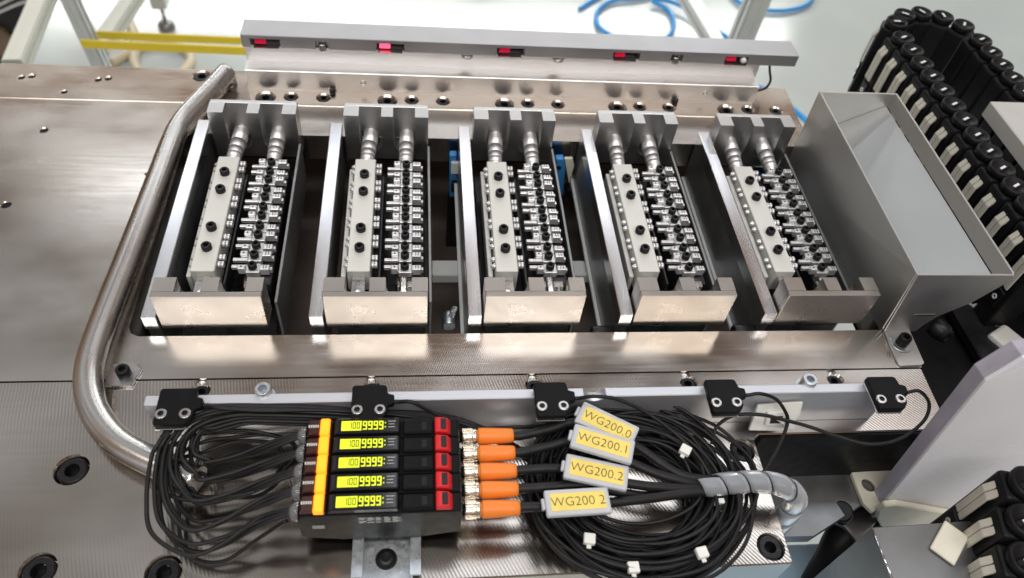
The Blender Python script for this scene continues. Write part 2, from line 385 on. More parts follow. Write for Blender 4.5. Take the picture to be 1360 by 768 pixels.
structure(MB().box(3.4, 5.2, -2.6, -1.0, -2.0, -1.75, .01).build('machine_base', 'pale_blue'))
structure(MB().prism([(4.99, -.95), (7.6, -.95), (7.6, 1.5), (4.99, 1.5)], 'z', -.85, -.75).build('chain_tray', 'black_plastic'))

# ================================================================== REAR LIGHT-BARRIER RAIL
t = thing('sensor_rail', (2.5, 2.64, ZP), 'long grey covered rail with red light windows along the back of the bed', 'rail')
MB().prism([(2.513, ZP), (2.513, -.15), (2.518, -.145), (2.65, -.145), (2.65, .0), (2.76, .0), (2.76, ZP)], 'x', .168, 4.595).build('rail_base', 'rail_steel', t)
cov = MB().box(.165, 4.895, 2.60, 2.835, .012, .122, .007, 2).build('cover', 'cover_grey', t)
c = MB()
for k in range(5): c.box(.235 + k, .47 + k - (.03 if k == 4 else 0), 2.55, 2.66, -.1, .092)
for x in (.80, 3.80): c.box(x - .052, x + .052, 2.55, 2.66, -.1, .09)
cut(cov, c.build('cutter', 'steel', origin=(0, 0, 0)))
for k in range(5):
    e = MB().box(.24 + k, .465 + k - (.03 if k == 4 else 0), 2.652, 2.658, .012, .09).build('emitter', 'black_gloss', t)
    MB().box(.262 + k, .350 + k, 2.632, 2.652, .026, .060, .004).build('red_lens', 'red_lit_bright' if k == 1 else 'red_lit', e)
    MB().box(.25 + k, .45 + k, 2.605, 2.65, .0, .006).build('ledge', 'rail_steel', e)
for x in (.80, 3.80): MB().socket((x, 2.625, .0), (0, 0, 1), .032, .06, 16).build('screw', 'steel', t)
for x in (1.99, 2.77): MB().cyl((x, 2.62, -.012), (x, 2.62, .011), .05, 16).build('washer', 'steel', t)
for x, z in ((1.12, -.235), (4.12, -.235)):
    MB().lathe((x, 2.513, z), (0, -1, 0), [(-.02, .012), (.004, .012), (.006, .02), (.003, .026), (0, .027)], 16).build('grub_screw', 'chrome', t)
MB().lathe((4.40, 2.606, .06), (0, -1, 0), [(0, .026), (.02, .026), (.032, .016), (.034, 0)], 14).build('plug', 'white_nylon', t)
MB().tube([(4.68, 2.66, .015), (4.70, 2.64, -.06), (4.74, 2.63, -.16), (4.72, 2.63, -.24), (4.64, 2.63, -.27), (4.55, 2.64, -.27)], .011, 8).build('cable', 'cable_black', t)

# ================================================================== GUARD TUBE
t = thing('guard_tube', (-.25, .6, ZP), 'bent stainless guard tube curving around the left of the stations', 'tube')
MB().tube([(.0, 2.585, -.22), (-.06, 2.40, -.22), (-.125, 2.22, -.22), (-.19, 2.045, -.22), (-.236, 1.88, -.22), (-.255, 1.7, -.22), (-.268, 1.3, -.22), (-.283, .872, -.22), (-.30, .45, -.22),
           (-.316, .1, -.22), (-.322, -.2, -.22), (-.305, -.39, -.22), (-.25, -.56, -.22), (-.16, -.705, -.22), (-.04, -.83, -.22), (.10, -.92, -.22), (.26, -1.0, -.22), (.42, -1.075, -.22)], .079, 28, res=8).build('bent_tube', 'tube_steel', t)
tb = MB().prism([(-.24, -.42), (-.09, -.42), (-.055, -.30), (-.09, -.26), (-.24, -.26)], 'z', ZP + .002, ZP + .02, bev=.004).build('mounting_tab', 'steel', t)
MB().socket((-.145, -.335, ZP + .02), (0, 0, 1), .04, .06, 18).build('bolt', 'black_oxide', tb)
MB().cyl((.0, 2.575, -.22), (.02, 2.60, ZP), .05, 16).build('foot', 'tube_steel', t)

# ================================================================== THE FIVE STATIONS
def comb(b, x0, x1, n1, n2, n3, n4, zbot, ztop, y_solid0, y_solid1, y_slot0, y_slot1, slot_z, bev):
    """block whose slots are open to the stations: solid web plus a slotted front, U-shaped slots"""
    b.box(x0, x1, y_solid0, y_solid1, zbot, ztop, bev)
    def U(a, c):
        r = (c - a) / 2; m_ = (a + c) / 2
        return [(a, ztop)] + [(a, slot_z)] + [(m_ - r * math.cos(math.pi * k / 8), slot_z - r * math.sin(math.pi * k / 8)) for k in range(1, 8)] + [(c, slot_z), (c, ztop)]
    poly = [(x0, zbot), (x0, ztop)] + U(n1, n2) + U(n3, n4) + [(x1, ztop), (x1, zbot)]
    b.prism(poly, 'y', y_slot0, y_slot1, smooth=False)
LAB = ['leftmost steel clamping station, next to the bent guard tube', 'second steel clamping station from the guard tube',
       'middle one of the five steel clamping stations in the opening', 'fourth steel clamping station, second from the sheet metal hopper',
       'rightmost steel clamping station, next to the sheet metal hopper']
CY = [1.445 - .187 * i for i in range(6)]
st = thing('clamping_station', (.3, .95, -.7), LAB[0], 'clamp station', 'clamping stations in the bed opening')
b = MB(); comb(b, 0, .642, .128, .282, .38, .541, -.313, 0, 0, .0428, .043, .155, -.10, .004)
b.build('front_block', 'block_steel', st)
b = MB(); comb(b, .014, .658, .127, .298, .387, .556, -.45, -.03, 1.926, 1.962, 1.802, 1.9258, -.29, .004)
b.build('rear_block', 'rear_block_steel', st)
sp = MB().box(-.1, -.011, -.005, 1.915, -.312, -.19, .004).build('side_rail', 'aluminium', st)
MB().box(-.096, -.02, .02, 1.9, -.70, -.313).build('side_plate', 'side_steel', sp)
MB().box(-.122, -.0965, .0, 1.9, -.70, -.672, .003).build('edge_strip', 'pale_grey', sp)
MB().box(.652, .672, .2, 1.79, -.70, -.30, .003).build('side_wall', 'side_steel', st)
MB().box(.60, .95, .10, .30, -.98, -.90, .005).build('lower_step', 'side_steel', st)
for x in (.20, .47): MB().box(x - .16, x + .16, .17, 1.78, -.75, -.55).build('carriage', 'black_oxide', st)
# grey bar with four cap screws and paired pins
gb = MB().box(.108, .2605, .398, 1.528, -.42, -.22, .005).build('grey_bar', 'grey_bar', st)
for y in (1.337, 1.152, .78, .595):
    screw((.184, y, -.221), .034, .042, gb)
MB().box(.062, .094, .42, 1.50, -.45, -.30, .004).build('bar_flange', 'grey_bar', gb)
for y0 in CY:
    for d in (.031, -.031):
        MB().lathe((.26, y0 + d, -.252), (1, 0, 0), [(0, .014), (.006, .014), (.006, .024), (.022, .024), (.024, .019), (.028, .019), (.028, .024), (.044, .024), (.047, .020), (.047, 0)], 14).build('pin', 'satin_nickel', gb)
        MB().lathe((.108, y0 + d, -.262), (-1, 0, 0), [(0, .02), (.012, .02), (.02, .012), (.026, .012), (.03, .0)], 12).build('ball_end', 'satin_nickel', gb)
MB().box(.312, .326, .34, 1.40, -.45, -.285, .002).build('guide_strip', 'dark_steel', st)
MB().box(.14, .23, .16, .40, -.33, -.27, .004).build('bar_foot', 'steel', st)
# the row of twelve small clamps
MB().box(.43, .61, .36, 1.52, -.50, -.31, .004).build('clamp_base', 'dark_steel', st)
def clamp(y0, d, first):
    # one small clamp: body with two tabs, a finger and a cap screw; d = +1 or -1, mirrored about the pair
    y = y0 + d * .05
    q = MB()
    q.box(.447, .538, y - .040, y + .040, -.31, -.258, .004)
    q.box(.398, .4468, y - .018 + d * .012, y + .018 + d * .012, -.29, -.232, .004)
    q.box(.5382, .60, y - .020 + d * .01, y + .020 + d * .01, -.30, -.238, .004)
    q.box(.60, .615, y - .012, y + .012, -.30, -.262, .003)
    body = q.build('clamp', 'satin_nickel', st)
    MB().box(.349, .447, y0 + d * .031 - .012, y0 + d * .031 + .012, -.292, -.262, .003).build('finger', 'satin_nickel', body)
    screw((.49, y, -.2582), .029, .042, body)
    MB().cyl((.42, y + d * .012, -.2322), (.42, y + d * .012, -.2302), .006, 8).build('pin_hole', 'black_oxide', body)
    MB().box(.562, .566, y - .014 + d * .01, y + .014 + d * .01, -.2382, -.2365).build('slit', 'black_oxide', body)
    MB().box(.578, .582, y - .014 + d * .01, y + .014 + d * .01, -.2382, -.2365).build('slit', 'black_oxide', body)
for i, y0 in enumerate(CY):
    for d in (1, -1): clamp(y0, d, i == 0)
# spring plungers from the rear block to the bar and to the clamp row
for x, xe in ((.205, .182), (.49, .482)):
    p0 = Vector((x, 1.94, -.302)); ax = Vector((xe - x, -.40, -.012))
    pl = MB().lathe(p0, ax, [(0, .060), (.150, .060), (.150, .054), (.156, .054), (.156, .059), (.235, .059), (.235, .050), (.241, .050), (.241, .056), (.283, .056), (.288, .050)], 24).build('plunger', 'satin_nickel', st)
    for a0, rr in ((.150, .0545), (.235, .0545)): MB().lathe(p0, ax, [(a0, rr), (a0 + .006, rr)], 24).build('groove_ring', 'black_oxide', pl)
    MB().lathe(p0, ax, [(.283, .044), (.292, .044), (.292, .055), (.325, .055), (.328, .049), (.352, .049), (.36, .042)], 24).build('nut', 'satin_nickel', pl)
    MB().lathe(p0, ax, [(.340, .040), (.375, .038), (.377, .030), (.43, .030), (.43, 0)], 18).build('rod', 'chrome', pl)
    MB().lathe(Vector((xe, .02, -.30)), (0, 1, 0), [(.0, .04), (.24, .04), (.26, .03), (.37, .03)], 18).build('front_rod', 'steel', st)
MB().box(.44, .58, .33, .38, -.42, -.30, .004).build('row_end', 'steel', st)
MB().box(.53, .556, .22, .34, -.36, -.31, .006).build('latch', 'steel', st)
stations = [st]
for k in range(1, 5):
    s2 = copy_tree(st, None, (k, 0, 0)); s2['label'] = LAB[k]; stations.append(s2)

# stuff between the stations, deep in the opening
t = thing('blue_bracket', (1.86, 1.82, -1.3), 'blue bracket seen low between the second and middle stations', 'bracket', 'blue brackets below the bed')
p = [(1.832, 1.8, -0.396), (1.893, 1.8, -0.394), (1.91, 1.8, -0.863), (1.845, 1.8, -0.864)]
MB().prism([(q[0], q[2]) for q in p], 'y', 1.80, 1.86, bev=.008).build('plate', 'blue_paint', t)
q = (1.878, 1.79, -0.515); MB().box(q[0] - .03, q[0] + .03, 1.77, 1.80, q[2] - .06, q[2] + .06, .004).build('white_block', 'pale_grey', t)
q = (1.885, 1.79, -0.715); MB().box(q[0] - .03, q[0] + .03, 1.765, 1.80, q[2] - .06, q[2] + .05, .006).build('latch', 'black_plastic', t)
MB().box(1.83, 1.93, 1.81, 1.85, -1.5, p[2][2] + .01).build('stem', 'dark_steel', t)
t = thing('blue_bracket', (2.75, 1.82, -1.3), 'blue bracket seen low between the middle and fourth stations', 'bracket', 'blue brackets below the bed')
p = [(2.756, 1.8, -0.902), (2.742, 1.8, -0.654), (2.709, 1.8, -0.413), (2.778, 1.8, -0.412), (2.808, 1.8, -0.526), (2.826, 1.8, -0.784), (2.819, 1.8, -0.919)]
o = MB().prism([(q[0], q[2]) for q in p], 'y', 1.80, 1.86, bev=.008).build('plate', 'blue_paint', t)
for q in ((2.748, 1.8, -0.511), (2.767, 1.8, -0.785)): MB().cyl((q[0], 1.7995, q[2]), (q[0], 1.797, q[2]), .022, 14).build('slot', 'black_oxide', t)
p = [(2.786, 1.8, -0.42), (2.855, 1.8, -0.418), (2.881, 1.8, -0.499), (2.867, 1.8, -0.704)]
MB().prism([(q[0], q[2]) for q in p], 'y', 1.81, 1.84, bev=.004).build('white_wedge', 'cream_plastic', t)
q = (2.882, 1.8, -0.756); MB().cyl((q[0], 1.86, q[2]), (q[0], 1.74, q[2]), .05, 16, ch=.01).build('knob', 'black_plastic', t)
MB().box(2.70, 2.80, 1.81, 1.85, -1.5, -1.0).build('stem', 'dark_steel', t)
tag(MB().prism([(1.98, -1.5), (1.98, -.72), (2.10, -.66), (2.25, -.66), (2.25, -1.5)], 'x', 4.70, 4.80, bev=.01).build('blue_bracket', 'blue_paint'), 'blue bracket peeping out behind the rightmost station', 'bracket', 'blue brackets below the bed')
for x, lab in ((2.83, 'black stop bolt beside the fourth station at the opening edge'), (3.83, 'black stop bolt beside the rightmost station at the opening edge')):
    q = tag(MB().lathe((x - .09, -.005, -.40), (1, 0, 0), [(0, 0), (0, .048), (.008, .055), (.15, .055), (.15, 0)], 18).build('stop_bolt', 'black_oxide'), lab, 'bolt', 'black stop bolts')
q = thing('pneumatic_fitting', (1.80, .42, -1.0), 'small clear fitting in the gap left of the middle station', 'fitting')
MB().cyl((1.80, .30, -.72), (1.80, .42, -.72), .05, 14, ch=.01).build('body', 'zinc', q)
MB().cyl((1.80, .36, -.72), (1.84, .38, -.60), .022, 12).build('nozzle', 'clear_plastic', q)

# ================================================================== FRONT SENSOR BAR AND SENSORS
t = thing('sensor_bar', (2.3, -.71, ZP), 'long bright aluminium bar carrying the black sensor heads', 'bar')
bar = MB().box(.13, 4.42, -.74, -.68, ZP, .0, .005).build('bar', 'bar_aluminium', t)
c = MB(); c.cyl((2.585, -.9, .02), (2.585, -.5, .02), .07, 24); c.cyl((.60, -.80, -.19), (.60, -.71, -.19), .034, 18)
cut(bar, c.build('cutter', 'steel', origin=(0, 0, 0)))
for x in (.74, 3.90): MB().socket((x, -.665, -.055), (0, 0, 1), .045, .085, 20).build('cap_screw', 'zinc', t)
for x in (.74, 3.90): MB().cyl((x, -.665, -.12), (x, -.665, -.0551), .06, 20).build('washer', 'zinc', t)
MB().lathe((.60, -.7101, -.19), (0, -1, 0), [(0, 0), (.0, .012), (.016, .014), (.016, .026), (0, .03)], 16).build('grub_screw', 'steel', t)
SL = ['black sensor head at the left end of the bar, above the left cable coil', 'black sensor head on the bar just above the stacked amplifiers',
      'black sensor head on the bar above the WG200.0 cable tag', 'black sensor head left of the white cable tie mount', 'black sensor head at the right end of the bar']
sn = thing('light_sensor', (.31, -.79, -.03), SL[0], 'sensor', 'light sensors on the front bar')
MB().prism([(.225, -.690), (.235, -.680), (.400, -.680), (.412, -.690), (.418, -.735), (.452, -.745), (.452, -.800), (.420, -.806), (.414, -.860), (.385, -.897), (.372, -.900), (.235, -.900), (.225, -.890)], 'z', .030, .070, bev=.005).build('housing', 'black_plastic', sn)
for x in (.258, .378):
    sc_ = MB().lathe((x, -.838, .0702), (0, 0, 1), [(-.02, .031), (.004, .031), (.008, .027), (.008, .016)], 20).build('screw', 'steel', sn)
    MB().lathe((x, -.838, .0702), (0, 0, 1), [(.008, .016), (.0, .015), (.0, 0)], 6, smooth=False).build('screw_socket', 'black_oxide', sc_)
MB().box(.228, .382, -.906, -.69, .018, .0295, .002).build('back_plate', 'aluminium', sn)
MB().box(.235, .375, -.735, -.69, .0005, .0178).build('spacer', 'steel', sn)
for k in range(1, 5):
    s2 = copy_tree(sn, None, (k, 0, 0)); s2['label'] = SL[k]

# ================================================================== DIN RAIL AND AMPLIFIERS
t = thing('mounting_rail', (1.42, -1.25, ZP), 'galvanised hat-section mounting rail under the stacked amplifiers', 'rail')
MB().prism([(1.245, -.255), (1.30, -.255), (1.30, -.318), (1.54, -.318), (1.54, -.255), (1.595, -.255), (1.595, -.268), (1.553, -.268), (1.553, ZP + .001), (1.287, ZP + .001), (1.287, -.268), (1.245, -.268)], 'y', -1.61, -.86).build('hat_section', 'zinc', t)
MB().lathe((1.416, -1.505, -.318), (0, 0, 1), [(0, .056), (.012, .056), (.032, .040), (.038, .026), (.038, .022), (.015, .020), (.015, 0)], 26).build('bolt', 'black_oxide', t)

AL = ['topmost of the five stacked black amplifiers', 'second amplifier from the top of the stack', 'middle amplifier of the stack of five', 'fourth amplifier from the top of the stack', 'lowest amplifier of the stack, its side panel showing']
ZT = .10; AY = [-.948 - .1045 * i for i in range(5)]
SEG = {'1': 'bc', '0': 'abcdef', '9': 'abcdfg'}
def seven(b, ch, x, y, w_, h_, z, th):
    """one seven-segment digit, lower left corner x,y"""
    s_ = SEG[ch]; g = th * .18
    R_ = {'a': (x + g, x + w_ - g, y + h_ - th, y + h_), 'd': (x + g, x + w_ - g, y, y + th), 'g': (x + g, x + w_ - g, y + h_ / 2 - th / 2, y + h_ / 2 + th / 2),
          'f': (x, x + th, y + h_ / 2 + g, y + h_ - g), 'e': (x, x + th, y + g, y + h_ / 2 - g), 'b': (x + w_ - th, x + w_, y + h_ / 2 + g, y + h_ - g), 'c': (x + w_ - th, x + w_, y + g, y + h_ / 2 - g)}
    for q in s_: a = R_[q]; b.box(a[0], a[1], a[2], a[3], z, z + .0012)
def make_amp():
    y = AY[0]
    a = thing('amplifier', (1.4, y, -.3), AL[0], 'amplifier', 'fibre amplifiers stacked on the rail')
    MB().prism([(.995, -.20), (.995, .02), (1.02, .055), (1.79, .055), (1.80, .03), (1.80, -.20), (1.62, -.25), (1.20, -.25)], 'y', y - .0495, y + .0495, bev=.005).build('body', 'black_plastic', a)
    MB().prism([(1.135, .0552), (1.150, .094), (1.165, ZT), (1.48, ZT), (1.492, .0552)], 'y', y - .043, y + .045, bev=.006).build('display_cover', 'black_gloss', a)
    MB().prism([(1.496, .0552), (1.502, .080), (1.66, .080), (1.672, .0552)], 'y', y - .040, y + .042, bev=.008).build('rear_cover', 'black_plastic', a)
    MB().prism([(1.668, .0552), (1.668, .094), (1.68, .10), (1.735, .088), (1.755, .0552)], 'y', y - .044, y + .044, bev=.006).build('red_tab', 'red_plastic', a)
    MB().box(1.70, 1.728, y - .030, y + .034, .0935, .0985, .002, M=Matrix.Translation((0, 0, 0))).build('tab_button', 'dark_steel', a)
    MB().prism([(1.076, .0552), (1.076, .092), (1.082, ZT), (1.122, ZT), (1.126, .092), (1.126, .0552)], 'y', y - .044, y + .046, bev=.004).build('indicator_window', 'orange_lit', a)
    MB().prism([(1.008, .0552), (1.014, .080), (1.026, .090), (1.0755, .094), (1.0755, .0552)], 'y', y - .041, y + .043, bev=.006).build('window_end', 'smoked_red', a)
    MB().box(1.1265, 1.1345, y - .047, y + .047, .0552, .092, .002).build('window_base', 'smoked_red', a)
    d = MB().box(1.185, 1.288, y - .030, y + .026, ZT + .0003, ZT + .0016).build('display', 'display_lit', a)
    q = MB()
    for j, ch in enumerate('100'): seven(q, ch, 1.222 + .021 * j, y - .020, .016, .038, ZT + .0018, .004)
    q.build('small_digits', 'display_dark', d)
    q = MB()
    for j in range(4): seven(q, '9', 1.294 + .028 * j, y - .026, .023, .050, ZT + .0003, .0068)
    for yy in (-.012, .012): q.box(1.408, 1.414, y + yy - .003, y + yy + .003, ZT + .0003, ZT + .0016)
    q.build('large_digits', 'display_lit', a)
    q = MB()
    for j, (x0, x1) in enumerate(((1.425, 1.465), (1.428, 1.458), (1.426, 1.46))): q.box(x0, x1, y + .020 - .017 * j, y + .0225 - .017 * j, ZT + .0003, ZT + .0012)
    q.build('print', 'print_white', a)
    q = MB()
    for j in range(5): q.box(1.018 + .011 * j, 1.025 + .011 * j, y - .004, y + .011, .0915 + .0008 * j, .0955)
    q.build('print', 'print_white', a)
    q = MB()
    for j in range(4): q.box(1.60, 1.625, y + .014 - .011 * j, y + .020 - .011 * j, .0802, .081)
    q.build('print', 'dark_steel', a)
    MB().lathe((.997, y, -.0), (-1, 0, 0), [(0, .046), (.020, .046), (.036, .036), (.046, .018), (.046, .012), (.0, .010)], 20).build('cable_gland', 'clear_plastic', a)
    MB().lathe((1.80, y, -.05), (1, 0, 0), [(0, .035), (.01, .035), (.012, .030), (.03, .030)], 20).build('plug_seat', 'black_plastic', a)
    return a
am = make_amp()
amps = [am]
for k in range(1, 5):
    s2 = copy_tree(am, None, (0, -.1045 * k, 0)); s2['label'] = AL[k]; amps.append(s2)
y = AY[4] - .0512
q = MB()
for j in range(3): q.box(1.06, 1.12, y - .0014, y, -.06 - .014 * j, -.057 - .014 * j)
amps[4]['_o'] = (1.4, AY[4], -.3)
q.build('print', 'print_white', amps[4])
lb = MB().box(1.285, 1.50, y - .0012, y + .0003, -.045, .03).build('rating_label', 'dark_steel', amps[4])
q = MB()
for j in range(5):
    for i in range(5): 
        if random.random() < .8: q.box(1.292 + .041 * i, 1.292 + .041 * i + random.uniform(.018, .036), y - .0026, y - .0013, -.036 + .0135 * j, -.0325 + .0135 * j)
q.build('print', 'print_white', lb)

# ================================================================== PLUGGED CABLES, TAGS
KL = ['cable with orange plug in the topmost amplifier', 'cable with orange plug in the second amplifier from the top', 'cable with orange plug in the middle amplifier',
      'cable with orange plug in the fourth amplifier from the top', 'cable with orange plug in the lowest amplifier']
PATHS = [[(2.14, -.950, -.05), (2.30, -.915, -.05), (2.46, -.875, -.05), (2.62, -.925, -.065), (2.80, -1.03, -.075), (2.92, -1.13, -.085), (3.02, -1.19, -.10), (3.14, -1.213, -.11), (3.3, -1.22, -.12)],
         [(2.14, -1.050, -.05), (2.28, -1.02, -.05), (2.42, -1.0, -.04), (2.58, -1.06, -.04), (2.74, -1.13, -.06), (2.88, -1.19, -.08), (3.02, -1.225, -.10), (3.14, -1.235, -.125), (3.3, -1.23, -.13)],
         [(2.14, -1.155, -.05), (2.28, -1.15, -.05), (2.40, -1.16, -.06), (2.56, -1.21, -.06), (2.74, -1.25, -.07), (2.92, -1.265, -.09), (3.14, -1.262, -.12), (3.3, -1.24, -.12)],
         [(2.14, -1.26, -.05), (2.30, -1.25, -.06), (2.46, -1.243, -.07), (2.62, -1.275, -.09), (2.80, -1.295, -.12), (3.0, -1.285, -.13), (3.14, -1.275, -.14), (3.3, -1.245, -.14)],
         [(2.14, -1.362, -.05), (2.28, -1.362, -.06), (2.42, -1.365, -.06), (2.60, -1.35, -.06), (2.82, -1.325, -.08), (3.02, -1.295, -.10), (3.14, -1.282, -.11), (3.3, -1.25, -.13)]]
for i in range(5):
    y = AY[i]
    k = thing('plug_cable', (1.95, y, -.09), KL[i], 'cable', 'orange plug cables')
    q = MB().lathe((1.815, y, -.05), (1, 0, 0), [(0, .030), (.0, .040), (.005, .044), (.062, .044), (.066, .041), (.070, .044), (.080, .044), (.083, .036)], 30)
    nut = q.build('knurled_nut', 'nickel', k)
    q = MB()
    for j in range(15):
        a = 2 * math.pi * j / 15
        q.box(.006, .060, -.003, .003, .0432, .0462, M=Matrix.Translation((1.815, y, -.05)) @ Matrix.Rotation(a, 4, 'X'))
    q.build('knurling', 'nickel', nut)
    MB().lathe((1.895, y, -.05), (1, 0, 0), [(0, .036), (.010, .036), (.011, .044), (.018, .0465), (.05, .0465), (.17, .041), (.198, .039), (.206, .034), (.206, .02)], 28).build('orange_boot', 'orange_plastic', k)
    MB().tube([(2.09, y, -.05)] + PATHS[i], .0265, 12).build('lead', 'cable_black', k)
TL = [('WG200.0', 'WG200.0 cable tag, uppermost and most tilted', (2.620, -.928, .005), -31.5, (.0, .06)),
      ('WG200.1', 'WG200.1 cable tag, second from the top', (2.566, -1.068, .050), -19.0, (.03, .02)),
      ('WG200.2', 'tilted WG200.2 cable tag, under the WG200.1 tag', (2.516, -1.212, .010), -15.0, (.0, .03)),
      ('WG200.2', 'level WG200.2 cable tag, lowest of the four', (2.396, -1.368, .0), 1.5, (0, 0))]
for txt, lab, p, ang, tl in TL:
    M = Matrix.Translation(p) @ Matrix.Rotation(math.radians(ang), 4, 'Z') @ Matrix.Rotation(tl[0], 4, 'Y') @ Matrix.Rotation(tl[1], 4, 'X')
    k = thing('cable_tag', p, lab, 'tag', 'yellow cable tags')
    MB().box(-.170, .170, -.071, .071, -.022, .014, .010, 2, M).build('holder', 'tag_frame', k)
    MB().box(-.188, -.17, -.03, .03, -.018, .006, .005, 1, M).build('holder_clip', 'tag_frame', k)
    MB().box(-.142, .146, -.047, .047, .0142, .0158, 0, 1, M).build('card', 'tag_yellow', k)
    MB().prism([(-.165, -.040), (-.165, -.0225), (.165, -.0225), (.165, -.040)], 'y', -.03, .03, bev=.004, M=M).build('saddle', 'tag_frame', k)
    if txt == 'WG200.2' and ang < 0: txt = 'WG200.2'
    text_mesh(txt.replace('.', ' ') if txt == 'WG200.2' and ang > 0 else txt, .070, M @ Matrix.Translation((.002, -.002, .0162)), 'lettering', 'ink', k, .0004, 1.02)

# ================================================================== CABLE COILS
t = thing('cable_coil', (.6, -1.1, ZP), 'loops of thin black cable left of the amplifiers', 'cables')
R_ = random.Random(3)
for i in range(5):
    for j in range(3):
        y = AY[i]; u = (i * 3 + j) / 14; r1 = R_.uniform(-.02, .02); r2 = R_.uniform(-.02, .02); o = (j - 1) * .022
        xl = .42 - .20 * u + r1; ym = -.955 - .085 * u + r2; top = -.835 + .075 * u + R_.uniform(-.012, .012); z1 = -.20 + .05 * j + R_.uniform(-.03, .02); z2 = -.06 + .06 * u + R_.uniform(-.02, .02)
        bot = y - .02 - .09 * u - .03 * j + R_.uniform(-.02, .02)
        P = [(1.03, y + o * .5, .0), (.94, y + o * .6, -.005), (.80, y + o - .02, -.06), (.62, y * .4 + bot * .6, z1 * .9), (.47, bot + .03 * u, z1), (xl + .09 - .02 * u, bot + (ym - bot) * .30, z1), (xl + .015, bot + (ym - bot) * .65, z1 + .03), (xl, ym + .03, (z1 + z2) / 2),
             (xl + .03, ym + .10, z2 - .02), (xl + .11, top - .035, z2), (xl + .26, top, z2 + .01), (.80, top + .008, z2 - .01), (1.05, top + .004, z2 - .03), (1.30, top - .005, -.07), (1.60, top - .01, -.10), (1.85, top - .05, -.13), (2.05, top - .10 - .01 * i, -.17), (2.22, top - .22 - .01 * i, -.21), (2.27, -1.25, -.24)]
        MB().tube(P, .0112, 8, res=7).build('cable', 'cable_black', t)
for i in range(4):
    cx, cy, rx, ry, z = .60 + R_.uniform(-.04, .04), -1.02 + R_.uniform(-.03, .03), .26 + .03 * i, .13 + .025 * i, -.24 + .04 * i
    P = [(cx + rx * math.cos(a) + R_.uniform(-.015, .015), cy + ry * math.sin(a) + .1 * math.cos(a) * .4 + R_.uniform(-.015, .015), z + .03 * math.sin(a * 2 + i)) for a in [2 * math.pi * q / 12 for q in range(12)]]
    MB().tube(P, .0108, 8, closed=True, res=6).build('cable', 'cable_black', t)
MB().tube([(.94, AY[4] - .03, -.03), (.80, -1.42, -.16), (.62, -1.50, -.25), (.46, -1.47, -.28), (.375, -1.36, -.27), (.35, -1.2, -.24), (.36, -1.08, -.2), (.42, -.98, -.16), (.40, -.90, -.1), (.5, -.84, -.07)], .0108, 8, res=7).build('cable', 'cable_black', t)

t = thing('cable_coil', (2.8, -1.2, ZP), 'big round coil of thin black cable right of the tags', 'cables')
for i in range(54):
    u = i / 53
    rx = .32 + .30 * (R_.random() ** .8); ry = rx * R_.uniform(.76, .86); cx = 2.80 + R_.uniform(-.05, .05) - (.60 - rx) * .1; cy = -1.195 + R_.uniform(-.05, .05); z = -.305 + .17 * u
    ph = R_.uniform(0, 6.28); aj = R_.uniform(0, 6.28)
    P = []
    for q in range(14):
        a = 2 * math.pi * q / 14 + ph; k_ = 1 + .07 * math.sin(2 * a + aj) + R_.uniform(-.02, .02)
        P.append((cx + rx * k_ * math.cos(a), cy + ry * k_ * math.sin(a), max(ZP + .015, z + .035 * math.sin(a * 2 + aj))))
    MB().tube(P, .0108, 8, closed=True, res=5).build('cable', 'cable_black', t)
for P in ([(1.95, -.86, -.12), (2.3, -.84, -.14), (2.6, -.80, -.12), (2.85, -.83, -.10), (3.05, -.93, -.10), (3.2, -1.08, -.12), (3.26, -1.25, -.16), (3.2, -1.45, -.2)],
          [(1.95, -.88, -.15), (2.3, -.87, -.16), (2.62, -.84, -.14), (2.88, -.88, -.12), (3.08, -.99, -.12), (3.2, -1.15, -.15), (3.22, -1.32, -.2), (3.1, -1.5, -.22)],
          [(2.25, -1.0, -.2), (2.4, -1.35, -.2), (2.6, -1.55, -.2), (2.85, -1.66, -.22), (3.05, -1.62, -.22), (3.2, -1.5, -.2)],
          [(2.2, -1.1, -.2), (2.32, -1.4, -.22), (2.5, -1.58, -.22), (2.7, -1.67, -.24), (2.95, -1.66, -.24), (3.15, -1.55, -.2)]):
    MB().tube(P, .0108, 8, res=7).build('cable', 'cable_black', t)
def tie(x, y, z, ang, lab):
    M = Matrix.Translation((x, y, z)) @ Matrix.Rotation(math.radians(ang), 4, 'Z')
    k = thing('cable_tie', (x, y, z - .02), lab, 'cable tie', 'white cable ties on the coil')
    MB().box(-.030, .030, -.028, .028, -.004, .030, .006, 2, M).build('tie_head', 'white_nylon', k)
    MB().box(-.012, .012, -.045, -.027, -.004, .006, .002, 1, M).build('strap', 'white_nylon', k)
tie(3.06, -1.06, -.075, -35, 'white cable tie on the upper right of the big coil')
tie(2.45, -1.53, -.10, -10, 'white cable tie on the lower left of the big coil')
tie(3.02, -1.63, -.09, 10, 'white cable tie on the lower right of the big coil')
tie(2.66, -1.675, -.13, 0, 'white cable tie at the bottom of the big coil')

